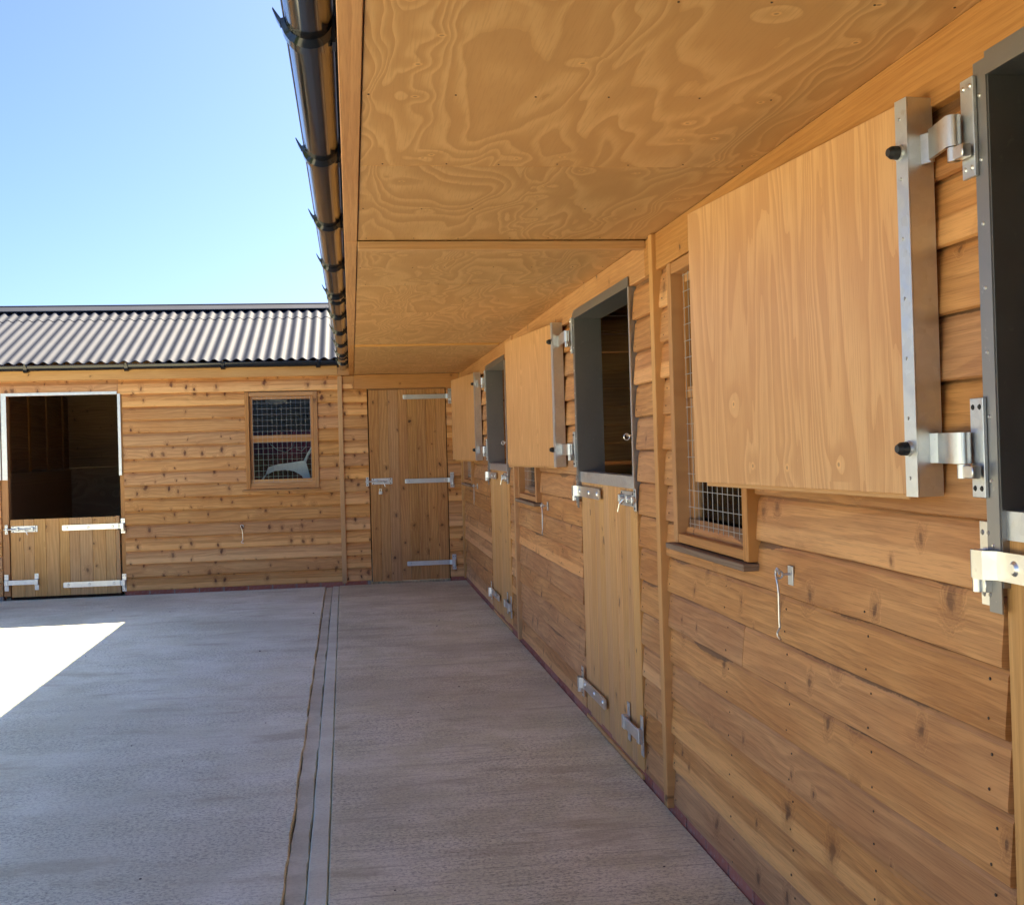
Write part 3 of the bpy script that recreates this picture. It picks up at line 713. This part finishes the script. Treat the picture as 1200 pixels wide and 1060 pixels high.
# interior of block one
DEP = 4.3
box('rear_wall', (-12.8, 7, DEP, DEP+.03, 0, 3.0), M_inner, B1)
box('floor_mat', (-12.8, 7, .11, DEP, -.03, .012), M_con2, B1, bev=0)
for k, (j, st) in enumerate(J[:3]):
    y = j+2.44
    bm = bmesh.new()
    for z in [1.36+.14*i for i in range(15)]: abox(bm, -y-.02, -y+.0, .10, DEP, z, z+.137, .006)
    clip_roof(bm, E1, 2.46, K1)
    link('partition_boards', bm_done(bm, 'partition_boards'), M_inner, B1)
    box('kickboard', (-y-.04, -y+.03, .10, DEP, .0, 1.33), M_kick, B1)
    for d in (.32, .98, 1.62, 2.4, 3.2): vstick('stud', -y+.002, -y+.052, d, d+.05, 1.34, 2.355, M_trim, B1)
    hstick('plate_rail', -y+.001, -y+.06, .11, DEP, 2.36, 2.43, M_inner, B1) if False else box('plate_rail', (-y+.001, -y+.07, .11, DEP, 2.36, 2.44), M_inner, B1)
    box('kick_rail', (-y+.032, -y+.06, .10, DEP, 1.27, 1.335), M_trim, B1)
box('end_wall', (6.97, 7.0, 0, DEP, 0, 3.6), M_inner, B1)

# ================================================================== BLOCK TWO (across the end of the yard)
YB = 12.835
B2 = empty('stable_block', (0, YB, 0))
tag(B2, 'timber stable building across the far end of the yard under a grey corrugated roof', 'stable', 'timber stable buildings')
UL = -9.6
clad_run(B2, UL, -4.985, M_clad2)
clad_run(B2, -3.712, -1.4, M_clad2, [(-2.415, -1.626, 1.12, 2.2)], rough=.002)
clad_run(B2, -1.352, -1.078, M_clad2)
clad_run(B2, -.196, -.004, M_clad2)
clad_board(-3.75, -1.232, rows[-1]+BP, M_clad2, B2); clad_board(UL, -3.752, rows[-1]+BP, M_clad2, B2)
vstick('cover_strip', -1.402, -1.350, -.050, -.004, .03, 2.33, M_pale, B2)
hstick('head_board', -1.214, -.046, -.034, .004, 2.180, 2.338, M_trim, B2); hstick('head_board', -1.350, -1.216, -.030, .004, 2.180, 2.33, M_trim, B2)
window(B2, -2.415, -1.626, 1.10, 2.168, proud=.042, dark_sill=False)
bm = bmesh.new()
for a, b in ((UL, -4.985), (-3.712, -2.415), (-1.626, -1.078), (-.196, 0.0)): abox(bm, a, b, .0045, .03, .04, 2.34)
abox(bm, -2.415, -1.626, .0045, .03, .04, 1.095); abox(bm, -2.415, -1.626, .0045, .03, 2.17, 2.34)
abox(bm, -4.985, -3.712, .0045, .03, 2.215, 2.34); abox(bm, -1.078, -.196, .0045, .03, 2.17, 2.34)
link('wall_lining', bm_done(bm, 'wall_lining'), M_inner, B2)
nails(B2, [-3.6, -2.95, -2.5, -1.5], [(z+.03+q, clad_depth(z+.03+q)) for z in rows[:7] for q in (0., .075)])
# fascia, gutter and roof
hstick('fascia_board', -1.395+0., -1.228, -.105, -.083, 2.335, 2.425, M_trim, B2)
hstick('fascia_board', UL, -5.4, -.103, -.083, 2.335, 2.47, M_pale, B2); hstick('fascia_board', -5.398, -1.397, -.103, -.083, 2.335, 2.47, M_pale, B2)
box('eaves_soffit', (UL, -1.30, -.083, .0, 2.337, 2.349), M_trim, B2)
gutter(B2, UL, -1.385, -.155, 2.485, .050, [-9.0, -7.9, -6.8, -5.72, -4.66, -3.63, -2.62, -1.6], [])
E2, ZE2 = -.165, 2.500; K2 = 2.045; TAN = .378
roof_slope('roof_sheet', B2, UL, 3.5, E2, K2, ZE2+.02, TAN)
roof_slope('roof_sheet', B2, UL, 3.5, K2-.52, K2, ZE2+.027+TAN*(K2-.52-E2), TAN)
roof_slope('roof_sheet', B2, UL, 3.5, K2, 4.75, ZE2+.02+TAN*(K2-E2), -.395)
zr = ZE2+.02+TAN*(K2-E2)
for o in [x for x in B2.children if x.name.startswith('roof_sheet')][:2]:
    bm = bmesh.new(); bm.from_mesh(o.data)
    bmesh.ops.bisect_plane(bm, geom=bm.verts[:]+bm.edges[:]+bm.faces[:], plane_co=(E1, 12.66-YB, 0), plane_no=(1, -1, 0), clear_outer=True)
    bm.to_mesh(o.data); bm.free()
# ridge: rounded capping with close fitting skirts
bm = bmesh.new()
for s in (-1, 1):
    vs = [(K2, zr+.05), (K2+s*.20, zr+.046-.20*.39), (K2+s*.20, zr+.034-.20*.39), (K2, zr+.038)]
    A = [bm.verts.new((UL, a, b)) for a, b in vs]; Bv = [bm.verts.new((.8, a, b)) for a, b in vs]
    for i in range(4): bm.faces.new((A[i], A[(i+1) % 4], Bv[(i+1) % 4], Bv[i]))
    bm.faces.new(A[::-1]); bm.faces.new(Bv)
acyl(bm, (UL, K2, zr+.034), (.8, K2, zr+.034), .026, seg=14)
link('ridge_capping', bm_done(bm, 'ridge_capping', True), M_roof, B2)
plinth(B2, UL, -4.99, -.016, .262); plinth(B2, -3.73, -1.09, -.016, .262); plinth(B2, -.19, .0, -.016, .19)
# lower stable door, left
D = empty('stable_door', (-4.91, 0, 0), parent=B2); D['label'] = 'low knotty half door with white metal straps and bolts'
W = 1.15
planks(D, .012, W-.055, .03, .86, 9, M_door, d=-.02); ledges(D, .02, W-.06, (.2, .7), M_door)
vstick('edge_batten', W-.053, W-.012, -.024, .01, .03, .866, M_pale, D)
strap_hinge(D, W-.004, .755, .60, -1, d=-.032, hgt=.058, plate_h=.16); strap_hinge(D, W-.004, .142, .60, -1, d=-.032, hgt=.058, plate_h=.19)
pad_bolt(D, .012, .757, -1, L=.28, d=-.022); kick_bolt(D, .0, .19, -1, w=.27)
f = empty('door_frame', (-4.91, 0, 0), parent=B2)
bm = bmesh.new(); abox(bm, -.10, -.058, -.052, -.030, 1.285, 2.185, .003); abox(bm, -.052, .003, -.036, -.030, 1.285, 2.19, .001); link('metal_edging', bm_done(bm, 'metal_edging'), M_galv, f)
bm = bmesh.new(); abox(bm, W-.001, W+.030, -.038, -.030, 1.30, 2.185, .001)
for k in range(8): screws(bm, [(W+.016, 1.36+k*.11)], -.038, .005)
link('metal_edging', bm_done(bm, 'metal_edging'), M_galv, f)
bm = bmesh.new(); abox(bm, -.050, W-.004, -.038, -.032, 2.180, 2.212, .001); link('metal_edging', bm_done(bm, 'metal_edging'), M_galv, f)
for x0, x1 in ((-.072, -.002), (W+.002, W+.07)): vstick('frame_post', x0, x1, -.006, .09, .04, 2.18, M_trim, f)
hstick('frame_head', -.07, W+.07, .0065, .09, 2.183, 2.25, M_trim, f)
hstick('threshold', .0, W, -.02, .09, .004, .026, M_seam, f)
# full-height door
D = empty('boarded_door', (-1.07, 0, 0), parent=B2); D['label'] = 'full height closed door of dark knotty upright boards with three strap hinges'
planks(D, .006, .866, .03, 2.165, 8, M_doord, d=-.024, jit=.08); ledges(D, .02, .84, (.2, 1.1, 2.0), M_doord)
for z in (2.08, 1.137, .215): strap_hinge(D, .890, z, .50, -1, d=-.034, hgt=.050, plate_h=.17, mat=M_galv, slim=True)
pad_bolt(D, .010, 1.145, -1, L=.24, d=-.028)
bm = bmesh.new(); abox(bm, .095, .135, -.05, -.03, 1.0, 1.035, .004); tube(bm, [(.105, -.04, 1.03), (.105, -.04, 1.062), (.125, -.04, 1.062), (.125, -.04, 1.03)], .003)
link('padlock', bm_done(bm, 'padlock'), M_bright, D)
f = empty('door_frame', (-1.07, 0, 0), parent=B2)
for x0, x1 in ((-.006, .003), (.869, .877)): vstick('frame_post', x0, x1, -.006, .06, .03, 2.175, M_seam, f, 0.0005)
cabin_hook(B2, -2.46, .70)
# interior of block two
box('rear_wall', (UL, 4.4, 4.31, 4.36, 0, 1.3615), M_kick, B2)
bm = bmesh.new()
for i in range(7): abox(bm, UL, 4.4, 4.315, 4.335, 1.362+.137*i, 1.362+.137*i+.134, .005)
abox(bm, UL, 4.4, 4.336, 4.35, 1.362, 2.40)
link('rear_boards', bm_done(bm, 'rear_boards'), M_inner, B2)
box('floor_mat', (UL, 0, .10, 4.3, -.03, .012), M_con2, B2, bev=0)
for u in (-5.27, -3.35, -1.2):
    bm = bmesh.new()
    for i in range(14): abox(bm, u-.04, u-.02, .10, 4.3, 1.36+.14*i, 1.36+.14*i+.137, .006)
    clip_roof(bm, E2, ZE2-.12, K2)
    link('partition_boards', bm_done(bm, 'partition_boards'), M_inner, B2)
    box('kickboard', (u-.03, u, .10, 4.3, 0, 1.34), M_kick, B2)
    for d in (.5, 1.35, 2.2, 3.05, 3.9): vstick('stud', u-.019, u+.0, d, d+.07, 1.345, 2.5, M_trim, B2)
box('gable_wall', (UL-.03, UL, 0, 4.34, 0, 2.4), M_inner, B2)
hstick('rafter', UL, 3., 1.0, 1.05, 2.66, 2.80, M_inner, B2); hstick('rafter', UL, 3., 3.1, 3.15, 2.7, 2.84, M_inner, B2)

# things behind the far window
ch = empty('garden_chair', (-2.04, YB+.42, .925)); tag(ch, 'white plastic garden chair stacked on its side behind the wire mesh of the far window', 'chair')
bm = bmesh.new()
# seat apron with arched underside (front view in x-z), given depth in y
top = [(-.20, .33), (-.17, .41), (-.05, .44), (.10, .455), (.20, .47), (.25, .47)]
arch = [(-.25, .24), (-.19, .325), (-.10, .365), (.02, .375), (.12, .355), (.20, .305), (.25, .235)]
outer = [(-.28, .235)]+top[0:1]+top[1:]+[(.27, .40), (.31, .235)]
poly = outer+arch[::-1]
F_ = [bm.verts.new((x, 0, z)) for x, z in poly]; Bk = [bm.verts.new((x, .035, z)) for x, z in poly]
fa = bm.faces.new(F_); fb = bm.faces.new(Bk[::-1])
for i in range(len(poly)): q = (i+1) % len(poly); bm.faces.new((F_[i], F_[q], Bk[q], Bk[i]))
bmesh.ops.triangulate(bm, faces=[fa, fb])
link('seat', bm_done(bm, 'seat'), M_white, ch)
bm = bmesh.new(); tube(bm, [(.24, .03, .46), (.29, .06, .56), (.345, .09, .64)], .016, 8); link('back_post', bm_done(bm, 'back_post', True), M_white, ch)
bm = bmesh.new(); tube(bm, [(-.26, .04, .24), (-.24, .05, .12), (-.22, .06, -.88)], .02, 8); link('leg', bm_done(bm, 'leg', True), M_white, ch)
bm = bmesh.new(); tube(bm, [(.29, .04, .24), (.29, .05, .12), (.27, .06, -.88)], .02, 8); link('leg', bm_done(bm, 'leg', True), M_white, ch)
bm = bmesh.new(); bmesh.ops.create_grid(bm, x_segments=24, y_segments=10, size=.5)
for v in bm.verts: v.co.y += .0; v.co.z = .018*math.sin(v.co.x*25)+.01*math.sin(v.co.y*13+v.co.x*7)
me = bm_done(bm, 'blanket', True)
o = link('blanket', me, M_rug, None, (-1.95, YB+.75, 1.26), (R(90), 0, 0)); tag(o, 'maroon blanket hanging behind the white chair in the far window', 'blanket')
sm_ = o.modifiers.new('th', 'SOLIDIFY'); sm_.thickness = .008
bm = bmesh.new(); acyl(bm, (0, 0, 0), (0, 0, -.028), .13, .125, 28); acyl(bm, (0, 0, -.028), (0, 0, -.06), .115, .06, 28)
o = link('ceiling_lamp', bm_done(bm, 'ceiling_lamp', True), M_white, None, (-2.13, YB+.9, 2.125)); tag(o, 'round white ceiling lamp showing at the top of the far window', 'lamp')
box('ceiling_joist', (-2.9, -1.3, .86, .94, 2.126, 2.33), M_inner, B2)
for k, pts in enumerate(([(-.18, 0, .1), (-.1, 0, .03), (0, 0, .0), (.07, 0, .05), (.1, 0, .12)], [(.12, 0, .03), (.18, 0, .01), (.23, 0, .06), (.24, 0, .13)])):
    bm = bmesh.new(); tube(bm, pts, .005, 6)
    o = link('rope_loop', bm_done(bm, 'rope_loop', True), M_rope, None, (-2.02, YB+.69, 1.50))
    tag(o, ('long loop of white rope on the maroon blanket, left one', 'short loop of white rope on the maroon blanket, right one')[k], 'rope', 'ropes in the far window')

# roof/ceiling daylight guard between the two blocks (inner corner wall)
box('corner_wall', (-12.86, -12.838, .04, DEP, 0, 2.5), M_inner, B1)
